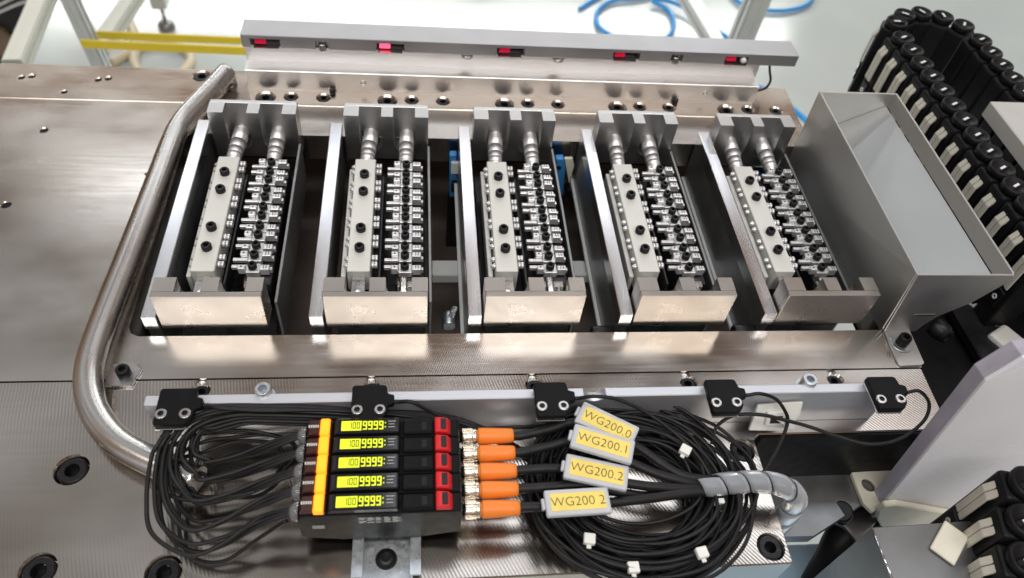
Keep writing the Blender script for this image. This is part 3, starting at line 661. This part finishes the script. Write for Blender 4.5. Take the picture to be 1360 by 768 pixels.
# sensor leads
def lead(k, P, lab):
    tag(MB().tube([(.445 + k, -.772, .038), (.475 + k, -.773, .038)] + P, .0108, 8, res=8).build('sensor_lead', 'cable_black'), lab, 'cable', 'sensor leads')
lead(0, [(.56, -.80, .05), (.75, -.79, .0), (1.05, -.775, -.03), (1.4, -.79, -.06), (1.6, -.80, -.1)], 'thin black lead from the sensor at the left end of the bar')
lead(1, [(1.55, -.79, .06), (1.66, -.81, -.02), (1.8, -.84, -.08), (1.95, -.87, -.12)], 'thin black lead from the sensor above the amplifiers')
lead(2, [(2.56, -.79, .085), (2.70, -.80, .06), (2.86, -.85, .0), (3.02, -.95, -.06), (3.14, -1.08, -.10), (3.2, -1.2, -.14)], 'thin black lead from the sensor above the WG200.0 tag')
lead(3, [(3.547, -0.772, 0.05), (3.655, -0.779, 0), (3.72, -0.821, -0.06), (3.749, -0.863, -0.12), (3.683, -0.974, -0.14), (3.577, -1.105, -0.16), (3.509, -1.172, -0.18)], 'thin black lead from the sensor left of the tie mount')
lead(4, [(4.532, -0.783, 0.06), (4.599, -0.836, 0), (4.556, -0.918, -0.06), (4.404, -0.996, -0.12), (4.216, -1.014, -0.14), (4.027, -0.954, -0.14), (3.872, -0.901, -0.12), (3.739, -0.869, -0.1), (3.574, -0.836, -0.08), (3.422, -0.826, -0.1), (3.316, -0.875, -0.14), (3.282, -0.955, -0.2)], 'thin black lead looping from the right end sensor')

# spiral wrap over the five leads
t = thing('spiral_wrap', (3.35, -1.25, -.2), 'milky spiral wrap bundling the cables over the bed edge', 'cable wrap')
WP = spline([(3.09, -1.252, -.115), (3.22, -1.246, -.115), (3.36, -1.236, -.115), (3.48, -1.240, -.115), (3.57, -1.258, -.118), (3.645, -1.285, -.145), (3.69, -1.31, -.21), (3.70, -1.32, -.32), (3.70, -1.325, -.46), (3.70, -1.33, -.62)], 14)
def frame(s):
    i = min(int(s), len(WP) - 2); f = s - i; p = WP[i].lerp(WP[i + 1], f); T_ = (WP[i + 1] - WP[i]).normalized()
    u = Vector((0, 0, 1)) if abs(T_.z) < .95 else Vector((1, 0, 0)); u = (u - T_ * u.dot(T_)).normalized()
    u = Vector((0.25, 0.3, 1)); u = (u - T_ * u.dot(T_)).normalized()
    return p, u, T_.cross(u)
def arc_s(d):
    acc = 0
    for i in range(len(WP) - 1):
        l = (WP[i + 1] - WP[i]).length
        if acc + l >= d: return i + (d - acc) / l
        acc += l
    return len(WP) - 1.001
TOT = sum((WP[i + 1] - WP[i]).length for i in range(len(WP) - 1))
q = MB(); pitch = .135; turns = TOT / pitch - 1; NS = int(turns * 28); prev = None
for i in range(NS + 1):
    tt = turns * i / NS; row = []
    for rr in (.063, .058):
        for wv_ in (0, .25, .5, .75, 1):
            d = tt * pitch + wv_ * pitch * .93; p, u, v = frame(arc_s(d)); a = 2 * math.pi * tt
            row.append(q.bm.verts.new(p + (u * math.cos(a) + v * math.sin(a)) * (rr - (.004 if wv_ in (0, 1) else 0))))
    if prev:
        for a_ in range(4):
            f = q.bm.faces.new([prev[a_], prev[a_ + 1], row[a_ + 1], row[a_]]); f.smooth = True
            f = q.bm.faces.new([prev[5 + a_ + 1], prev[5 + a_], row[5 + a_], row[5 + a_ + 1]]); f.smooth = True
        q.bm.faces.new([prev[0], row[0], row[5], prev[5]]); q.bm.faces.new([prev[9], row[9], row[4], prev[4]])
    prev = row
q.build('helix', 'wrap_plastic', t)
MB().tube([tuple(p) for p in WP[4:]], .046, 10, res=0).build('cable_core', 'cable_black', t)
k = thing('cable_tie', (3.21, -1.33, -.2), 'white cable tie under the left end of the spiral wrap', 'cable tie', 'white cable ties on the coil')
MB().box(3.18, 3.24, -1.345, -1.315, -.17, -.13, .006, 2).build('tie_head', 'white_nylon', k)
MB().box(3.20, 3.22, -1.38, -1.345, -.17, -.16, .002).build('strap', 'white_nylon', k)

# white tie mount on the bar
t = thing('tie_mount', (3.75, -.76, -.32), 'white square cable tie mount stuck on the bar', 'tie mount')
TM = [(3.557, -0.85, -0.242), (3.585, -0.765, -0.088), (3.858, -0.765, -0.065), (3.864, -0.8, -0.154), (3.809, -0.85, -0.263)]
def slab(b, pts, off):
    """thick sheet between a polygon and its copy moved by off"""
    A = [b.bm.verts.new(p) for p in pts]; B = [b.bm.verts.new(Vector(p) + Vector(off)) for p in pts]
    fs = [b.bm.faces.new(A), b.bm.faces.new(B[::-1])]
    for i in range(len(pts)): j = (i + 1) % len(pts); fs.append(b.bm.faces.new([A[j], A[i], B[i], B[j]]))
    bmesh.ops.recalc_face_normals(b.bm, faces=fs); b._bev(A + B, .003)
    return b
slab(MB(), TM, (.0, .018, -.014)).build('base', 'white_nylon', t)
MC = (Vector(TM[0]) + Vector(TM[1]) + Vector(TM[2]) + Vector(TM[4])) / 4
MT = Matrix.Translation(MC) @ Matrix.Rotation(math.radians(60), 4, 'X')
MB().box(-.06, .06, -.045, .045, .0, .020, .006, 2, MT).build('saddle', 'white_nylon', t)
MB().box(-.035, .04, -.030, .020, .0195, .0215, 0, 1, MT).build('opening', 'ink', t)
MB().box(.05, .11, -.05, -.01, .03, .065, .010, 2, MT).build('tie_head', 'white_nylon', t)
MB().tube([MT @ Vector((.06, -.03, .05)), MT @ Vector((.02, .0, .06)), MT @ Vector((-.03, .03, .02))], .010, 6).build('strap', 'white_nylon', t)

# ================================================================== HOPPER
t = thing('hopper', (5.0, .9, ZP), 'open stainless sheet metal hopper right of the stations', 'hopper')
th = .014
slab(MB(), [(4.720, -.05, .282), (4.748, 1.87, .282), (4.80, 1.92, -.55), (4.80, -.04, -.36)], (th, 0, 0)).build('left_wall', 'stainless', t)
slab(MB(), [(4.722, -.0502, .282), (5.397, -.0502, .279), (5.411, -.0502, .235), (5.27, -.0502, 0), (5.11, -.0502, -.15), (5.06, -.0502, -.24), (5.03, -.0502, ZP + .004), (4.797, -.0502, ZP + .004)], (0, -th, 0)).build('front_wall', 'stainless', t)
slab(MB(), [(4.763, 1.870, .282), (5.405, 1.870, .282), (5.415, 1.870, .235), (5.27, 1.870, 0), (5.11, 1.870, -.15), (4.80, 1.870, -.35)], (0, -th, 0)).build('back_wall', 'stainless', t)
slab(MB(), [(5.392, -.05, .282), (5.403, 1.87, .282), (5.372, 1.87, .17), (5.36, -.05, .17)], (th, 0, 0)).build('right_wall', 'stainless', t)
slab(MB(), [(5.358, -.049, .168), (5.370, 1.855, .168), (4.815, 1.855, -.16), (4.79, -.049, -.16)], (0, 0, -th)).build('chute_floor', 'satin_sheet', t)
MB().box(4.93, 5.07, -.068, -.0645, -.138, -.128).build('fold_slit', 'chrome', t)
tb = MB().prism([(4.795, -0.061, -0.33)[:2], (4.986, -0.063, -0.33)[:2], (4.97, -0.335, -0.33)[:2], (4.94, -0.353, -0.33)[:2], (4.796, -0.356, -0.33)[:2], (4.78, -0.332, -0.33)[:2]], 'z', ZP + .002, ZP + .018, bev=.003).build('foot_tab', 'stainless', t)
w0 = Vector((4.863, -0.179, -0.31))
MB().cyl((w0.x, w0.y, ZP + .018), (w0.x, w0.y, ZP + .032), .075, 24, ch=.004).build('washer', 'zinc', tb)
MB().socket((w0.x, w0.y, ZP + .032), (0, 0, 1), .042, .075, 20).build('bolt', 'black_oxide', tb)
tag(MB().lathe((5.20, -.02, -.32), (.3, -1, .1), [(0, .07), (.08, .07), (.09, .055), (.12, .055), (.12, .03), (.05, .03), (.05, 0)], 22).build('end_cap', 'black_oxide'), 'dark round cap under the slanted front of the hopper', 'cap')

# ================================================================== CABLE CHAINS
def link_parts(root):
    MB().box(-.090, .090, -.115, .115, -.85, -.062, .02, 2).build('link_body', 'chain_black', root)
    d = MB().lathe((0, 0, -.064), (0, 0, 1), [(0, .085), (.004, .098), (.050, .100), (.062, .093), (.064, .084), (.046, .078), (.042, .0)], 26).build('end_disc', 'chain_black', root)
    MB().box(-.018, .018, -.07, .07, -.024, -.004, .006, M=Matrix.Rotation(.5, 4, 'Z')).build('disc_bar', 'chain_black', d)
    MB().box(-.010, .010, -.03, .035, -.0045, -.001, .003, M=Matrix.Rotation(.5, 4, 'Z')).build('disc_mark', 'pale_grey', d)
    for s_ in (-.025, .025):
        p = MB().prism([(.095, -.085), (.148, -.185), (.148, -.46), (.132, -.46), (.132, -.195), (.085, -.10)], 'x', s_ - .022, s_ + .022, bev=.004).build('pad', 'chain_pad', root)
    MB().box(-.05, .05, .112, .135, -.66, -.50, .01).build('hinge', 'black_gloss', root)
    MB().lathe((0, .135, -.58), (0, 1, 0), [(0, .022), (.006, .022), (.006, .012), (0, .012)], 14).build('rivet', 'white_nylon', root)
def chain(name, label, pts, base):
    """pts: (x, y, z, heading) of each link; the heading is the direction of travel, links face left of it"""
    root = thing(name, base, label, 'cable chain')
    first = None
    for (x, y, z, h) in pts:
        if first is None:
            l = bpy.data.objects.new('chain_link', None); sc.collection.objects.link(l); l['_o'] = (0, 0, 0); l.parent = root
            link_parts(l); first = l
        else: l = copy_tree(first, root)
        l.location = (Vector((x, y, z)) - Vector(base)) * S; l.rotation_euler = (0, 0, h)
    return root
xn, xf, yc, zc, Rr = 5.955, 6.735, 2.90, .2, .39
pts = []
for i in range(14): pts.append((xn + .0035 * i, yc - .04 - .197 * i, zc, math.radians(90)))
na = 6
for i in range(1, na):
    a = math.pi - math.pi * i / na; pts.append((xn + Rr + Rr * math.cos(a), yc + Rr * math.sin(a) + .03, zc, a - math.pi / 2))
for i in range(13): pts.append((xf, yc - .02 - .197 * i, zc, math.radians(-90)))
chain('cable_chain', 'black cable chain with beige pads making a U-turn behind the hopper', pts, (6.3, 1.9, -.45))
pts = [(4.831, -1.416, 0.161, 1.35), (4.76, -1.594, 0.094, 1.35), (4.698, -1.779, 0.043, 1.35), (4.643, -1.964, 0.007, 1.35)]
chain('cable_chain', 'black cable chain in the lower right corner, nearest the camera', pts, (4.4, -1.7, -.3))
# grey block above the far run and the plate beneath it
q = thing('cover_block', (6.8, 1.2, -.05), 'pale grey block with a drilled hole above the far chain run', 'block')
o = MB().box(6.312, 8.2, -.2, 1.92, .06, .2, .008).build('block_body', 'grey_paint', q)
c = MB().cyl((6.50, 1.52, .1), (6.50, 1.52, .4), .055, 22); cut(o, c.build('cutter', 'steel', origin=(0, 0, 0)))
MB().box(6.20, 6.30, -.2, 1.75, -.03, -.005, .004).build('side_ledge', 'aluminium', q)

# ================================================================== GUARD BOARD AND THE PARTS IN THE LOWER RIGHT CORNER
t = thing('guard_board', (4.9, -1.04, -1.4), 'thick lavender grey plastic guard board with a diagonal sawn edge', 'board')
BP = [(4.683, -1.42), (4.41, .677), (4.489, .868), (5.6, 1.05), (5.6, -.9), (4.79, -1.06), (4.74, -1.2)]
BP = [(4.675, -1.30), (4.412, .668), (4.425, .70), (4.489, .868), (5.9, 1.3), (5.9, -1.25), (4.75, -1.25)]
slab(MB(), [(x, -1.1, z) for x, z in BP], (0, .02, 0)).build('face_sheet', 'board_face', t)
slab(MB(), [(x, -1.0798, z) for x, z in BP], (-.010, .085, 0)).build('core', 'board_edge', t)
t = thing('retaining_plate', (4.62, -1.0, -.9), 'cream plastic plate with a ragged hole, tucked behind the guard board', 'plate')
q = [(4.502, -0.848, -0.86), (4.833, -0.831, -0.86), (4.926, -0.934, -0.86), (4.544, -1.133, -0.86), (4.501, -1.069, -0.86)]
o = MB().prism([(p[0], p[1]) for p in q], 'z', -.90, -.86, bev=.006).build('plate', 'cream_plastic', t)
h = (4.589, -0.944, -0.86); c = MB().cyl((h[0], h[1], -1), (h[0], h[1], -.5), .05, 12); cut(o, c.build('cutter', 'steel', origin=(0, 0, 0)))
a0 = Vector((4.006, -1.524, 0)); 
def Q(u, v): return None
p = [(4.614, -1.15, -0.961), (4.556, -1.15, -0.822), (4.562, -1.15, -0.74), (4.636, -1.15, -0.724), (5.466, -1.15, -1.055), (5.528, -1.15, -1.247), (4.788, -1.15, -1.144), (4.702, -1.15, -1.084)]
tag(MB().prism([(q[0], q[2]) for q in p], 'y', -1.15, -1.105, bev=.008).build('clip_strip', 'cream_plastic'), 'pale cream plastic strip with a rounded end below the guard board', 'strip')
tag(MB().box(-.11, .11, -.07, .07, -.02, .0, .005, M=Matrix.Translation((4.506, -1.58, -0.225)) @ Matrix.Rotation(.75, 4, 'Z')).build('foam_piece', 'cream_plastic'), 'small cream square pad beside the near cable chain', 'pad')
t = thing('dark_box', (4.55, -1.5, -1.2), 'dark sheet metal box with a bright edge at the bottom right', 'box')
q0, q1, q2, q3 = (4.1, -1.467, -0.25), (4.103, -1.778, -0.25), (4.68, -1.865, -0.25), (4.853, -1.453, -0.25)
MB().prism([q0[:2], q1[:2], q2[:2], q3[:2]], 'z', -1.2, -.25, bev=.006).build('box_body', 'side_steel', t)
MB().tube([(q0[0] - .004, q0[1], -.248), (q1[0] - .004, q1[1], -.248)], .006, 6, res=0).build('edge_trim', 'chrome', t)
for n, (u, lab) in enumerate(((((5.587, 0.474, -0.62)), 'white foam pad on the black tray below the hopper'), (((6.026, 0.034, -0.62)), 'white foam pad by the upper end of the guard board'))):
    M = Matrix.Translation(u) @ Matrix.Rotation(.5, 4, 'Z')
    if n == 0: M = Matrix.Translation((6.022, 0.381, -0.62)) @ Matrix.Rotation(.45, 4, 'Z')
    tag(MB().box(-.11, .11, -.15, .15, -.12, .02, .03, 2, M).build('foam_pad', 'white_nylon'), lab, 'pad', 'white foam pads')
tag(MB().prism([((5.712, 0.465, -0.6))[:2], ((6.007, 0.564, -0.6))[:2], ((6.061, -0.21, -0.6))[:2], ((5.724, -0.333, -0.6))[:2]], 'z', -.72, -.64, bev=.01).build('tray_plate', 'dark_steel'), 'dark flat plate on the tray between hopper and guard board', 'plate')
q = MB(); q.tube([(4.33, -1.396, -1.5), (4.393, -1.288, -1.3), (4.474, -1.173, -1.2), (4.69, -1.047, -1.2), (5.163, -0.733, -1.3)], .12, 14)
tag(q.build('corrugated_hose', 'black_plastic'), 'black hose in the gap at the bottom right', 'hose')
tag(MB().cyl(((4.404, -1.089, -1)), ((4.353, -1.103, -0.9)), .07, 16, ch=.01).build('bracket_bolt', 'black_oxide'), 'black bolt head in the gap left of the guard board', 'bolt')
tag(MB().prism([((4.361, -1.001, -1.05))[:2], ((4.877, -0.547, -1.05))[:2], ((5.464, -0.564, -1.05))[:2], ((4.48, -1.258, -1.05))[:2]], 'z', -1.15, -1.05, bev=.008).build('support_bracket', 'dark_stainless'), 'dark steel bracket under the cream plate', 'bracket')
MBt = MB().lathe(((4.823, -0.719, -0.9)), (0, 0, 1), [(-.1, .05), (.1, .05), (.12, .035), (.12, 0)], 16)
tag(MBt.build('standoff', 'black_oxide'), 'black stud behind the cream plate', 'stud')

# ================================================================== BACKGROUND
def profile(name, a, b, wdt, lab, group='aluminium profiles', material='profile_aluminium', up=(0, 0, 1)):
    """square slotted extrusion from a to b"""
    a, b = Vector(a), Vector(b); ax = (b - a).normalized(); u = ax.cross(Vector(up)).normalized() if abs(ax.dot(Vector(up))) < .95 else Vector((1, 0, 0)); v = u.cross(ax)
    h = wdt / 2; s_ = wdt * .10; d = wdt * .14
    pr = []
    for k in range(4):
        c_, n_ = math.cos(k * math.pi / 2), math.sin(k * math.pi / 2)
        for (p, r) in ((-h, -h + .02), (-h, -s_), (-h + d, -s_), (-h + d, s_), (-h, s_), (-h, h - .02)): pr.append((p * c_ - (-r) * n_ * -1, p * n_ + (-r) * c_))
    bm_ = MB(); L = (b - a).length
    M = Matrix((u, v, ax)).transposed().to_4x4(); M.translation = a
    bm_.prism(pr, 'z', 0, L, M=M)
    return tag(bm_.build(name, material), lab, 'profile', group)
profile('frame_profile', (-4.15, 9.5, -5.356), (-4.288, 9.5, -3.501), .25, 'slotted aluminium post behind the yellow bands, left background')
profile('frame_profile', (-5.375, 12.275, -6.5), (-5.135, 14.702, -6.5), .34, 'pale aluminium profile receding behind the yellow bands', material='white_paint')
profile('white_beam', (-5.608, 9.37, -5), (-5.845, 11.998, -5), .34, 'white beam at the upper left corner', 'white beams', 'white_paint')
profile('frame_profile', (8.62, 12.601, -6), (8.354, 15.569, -6), .36, 'aluminium profile slanting left behind the rail', up=(0, 0, 1))
profile('frame_profile', (8.409, 11, -5.023), (8.474, 11, -3.611), .42, 'upright aluminium profile right of the slanting one behind the rail')
yb = 9.0
for (u0, v0, u1, v1, lab) in ((108, 58, 330, 70, 'lower yellow band crossing the left background'), (128, 45, 330, 56, 'upper yellow band crossing the left background')):
    pass
a_, b_ = Vector((-4.141, 9, -4.228)), Vector((-1.324, 9, -4.257))
slab(MB(), [a_ + Vector((0, 0, .075)), b_ + Vector((0, 0, .075)), b_ - Vector((0, 0, .075)), a_ - Vector((0, 0, .075))], (0, .04, 0)).build('yellow_band', 'yellow_band')
tag(bpy.data.objects['yellow_band'], 'lower of two yellow bands in the left background, in front of the post', 'band', 'yellow bands')
a_, b_ = Vector((-4.386, 10.2, -4.814)), Vector((-1.511, 10.2, -4.833))
tag(slab(MB(), [a_ + Vector((0, 0, .075)), b_ + Vector((0, 0, .075)), b_ - Vector((0, 0, .075)), a_ - Vector((0, 0, .075))], (0, .04, 0)).build('yellow_band', 'yellow_band'), 'upper of two yellow bands in the left background', 'band', 'yellow bands')
f = Vector((-5.558, 17.186, -9))
t = thing('levelling_foot', tuple(f), 'round levelling foot of a background frame standing on the floor', 'foot')
MB().lathe(f, (0, 0, 1), [(0, .22), (.12, .22), (.2, .16), (.24, .07), (.24, 0)], 24).build('pad', 'dark_stainless', t)
MB().cyl(f + Vector((0, 0, .25)), f + Vector((0, 0, .7)), .05, 12).build('spindle', 'steel', t)
MB().box(f.x - .2, f.x + .2, f.y - .2, f.y + .2, -8.3, -4.0, .03).build('post', 'profile_aluminium', t)
def hose(name, pts, r, m_, lab, grp): tag(MB().tube(pts, r, 10, res=8).build(name, m_), lab, 'hose', grp)
hose('air_hose', [(6.696, 19.124, -8.94), (7.049, 19.518, -8.94), (7.579, 20.03, -8.94)], .068, 'blue_hose', 'short end of blue air hose at the top edge', 'blue air hoses')
hose('air_hose', [(9.399, 20.214, -8.9), (8.688, 19.866, -8.9), (7.89, 19.657, -8.9), (7.327, 19.106, -8.9), (7.131, 18.469, -8.9), (7.232, 17.874, -8.9), (7.841, 17.251, -8.9), (8.741, 17.23, -8.9), (9.387, 17.775, -8.9), (9.687, 18.576, -8.9), (9.616, 19.292, -8.9), (9.218, 19.635, -8.85), (9.518, 19.666, -8.8), (10.084, 19.342, -8.8), (10.567, 18.649, -8.85), (11.143, 17.899, -8.9), (11.802, 16.736, -8.9)], .068, 'blue_hose', 'blue air hose lying in a round loop behind the rail', 'blue air hoses')
hose('air_hose', [(12.089, 20.45, -8.9), (12.318, 19.842, -8.9), (12.881, 19.511, -8.9), (13.817, 19.54, -8.9), (14.694, 19.993, -8.9), (15.224, 20.726, -8.9)], .068, 'blue_hose', 'blue air hose arc right of the upright profile', 'blue air hoses')
hose('air_hose', [(9.86, 12.806, -6.5), (9.591, 12.158, -6.5), (9.448, 11.605, -6.5), (9.536, 10.971, -6.5), (9.84, 10.482, -6.5)], .068, 'blue_hose', 'blue hose dropping behind the right end of the rail', 'blue air hoses')
hose('air_hose', [(9.323, 11.074, -6.8), (9.623, 11.972, -6.8), (9.916, 12.048, -6.8), (10.233, 11.641, -6.8), (10.68, 10.707, -6.8), (10.714, 9.761, -6.8)], .068, 'blue_hose', 'blue hose running down to the right behind the hopper', 'blue air hoses')
hose('floor_hose', [(-4.716, 14.833, -8.9), (-4.582, 15.463, -8.9), (-4.797, 15.987, -8.9), (-5.292, 16.285, -8.9), (-5.821, 16.249, -8.9), (-6.068, 15.941, -8.9), (-6.018, 15.376, -8.9), (-5.731, 14.776, -8.9)], .13, 'cream_hose', 'cream hose looped on the floor behind the bed', 'cream hoses')
hose('floor_hose', [(-6.567, 15.274, -8.9), (-6.369, 15.565, -8.9), (-6.161, 16.007, -8.9), (-6.318, 16.7, -8.9), (-6.566, 17.258, -8.9)], .13, 'cream_hose', 'cream hose beside the slotted post', 'cream hoses')
t = thing('dark_machine', (-8.6, 13.6, -9.0), 'dark blurred machine at the upper left corner', 'machine')
p = [(-9.024, 12.6, -7.522), (-7.527, 12.6, -7.226), (-7.425, 12.6, -6.759), (-6.257, 12.6, -5.254), (-8.009, 12.6, -5.227)]
MB().prism([(q[0], q[2]) for q in p], 'y', 12.6, 13.6, bev=.03).build('housing', 'machine_dark', t)
p = [(-8.581, 12.5, -6.95), (-7.49, 12.5, -6.848), (-7.234, 12.5, -6.426), (-7.301, 12.5, -6.212), (-8.263, 12.5, -6.219)]
MB().prism([(q[0], q[2]) for q in p], 'y', 12.4, 12.59, bev=.03).build('brown_panel', 'copper_brown', t)
MB().box(-9.4, -9.0, 12.9, 13.3, -9.0, -5.0).build('stand', 'machine_dark', t)
for i in range(6):
    a = Vector((-7.153, 12.1, -5.65)) + Vector((0, 0, .12 * i)); MB().tube([a, a + Vector((.8, .1, .3 + .03 * i)), a + Vector((1.8, .1, .45 - .05 * i)), a + Vector((2.4, .2, .9))], .035, 6).build('wire', 'profile_aluminium', t)

for o in bpy.data.objects:
    if '_o' in o: del o['_o']
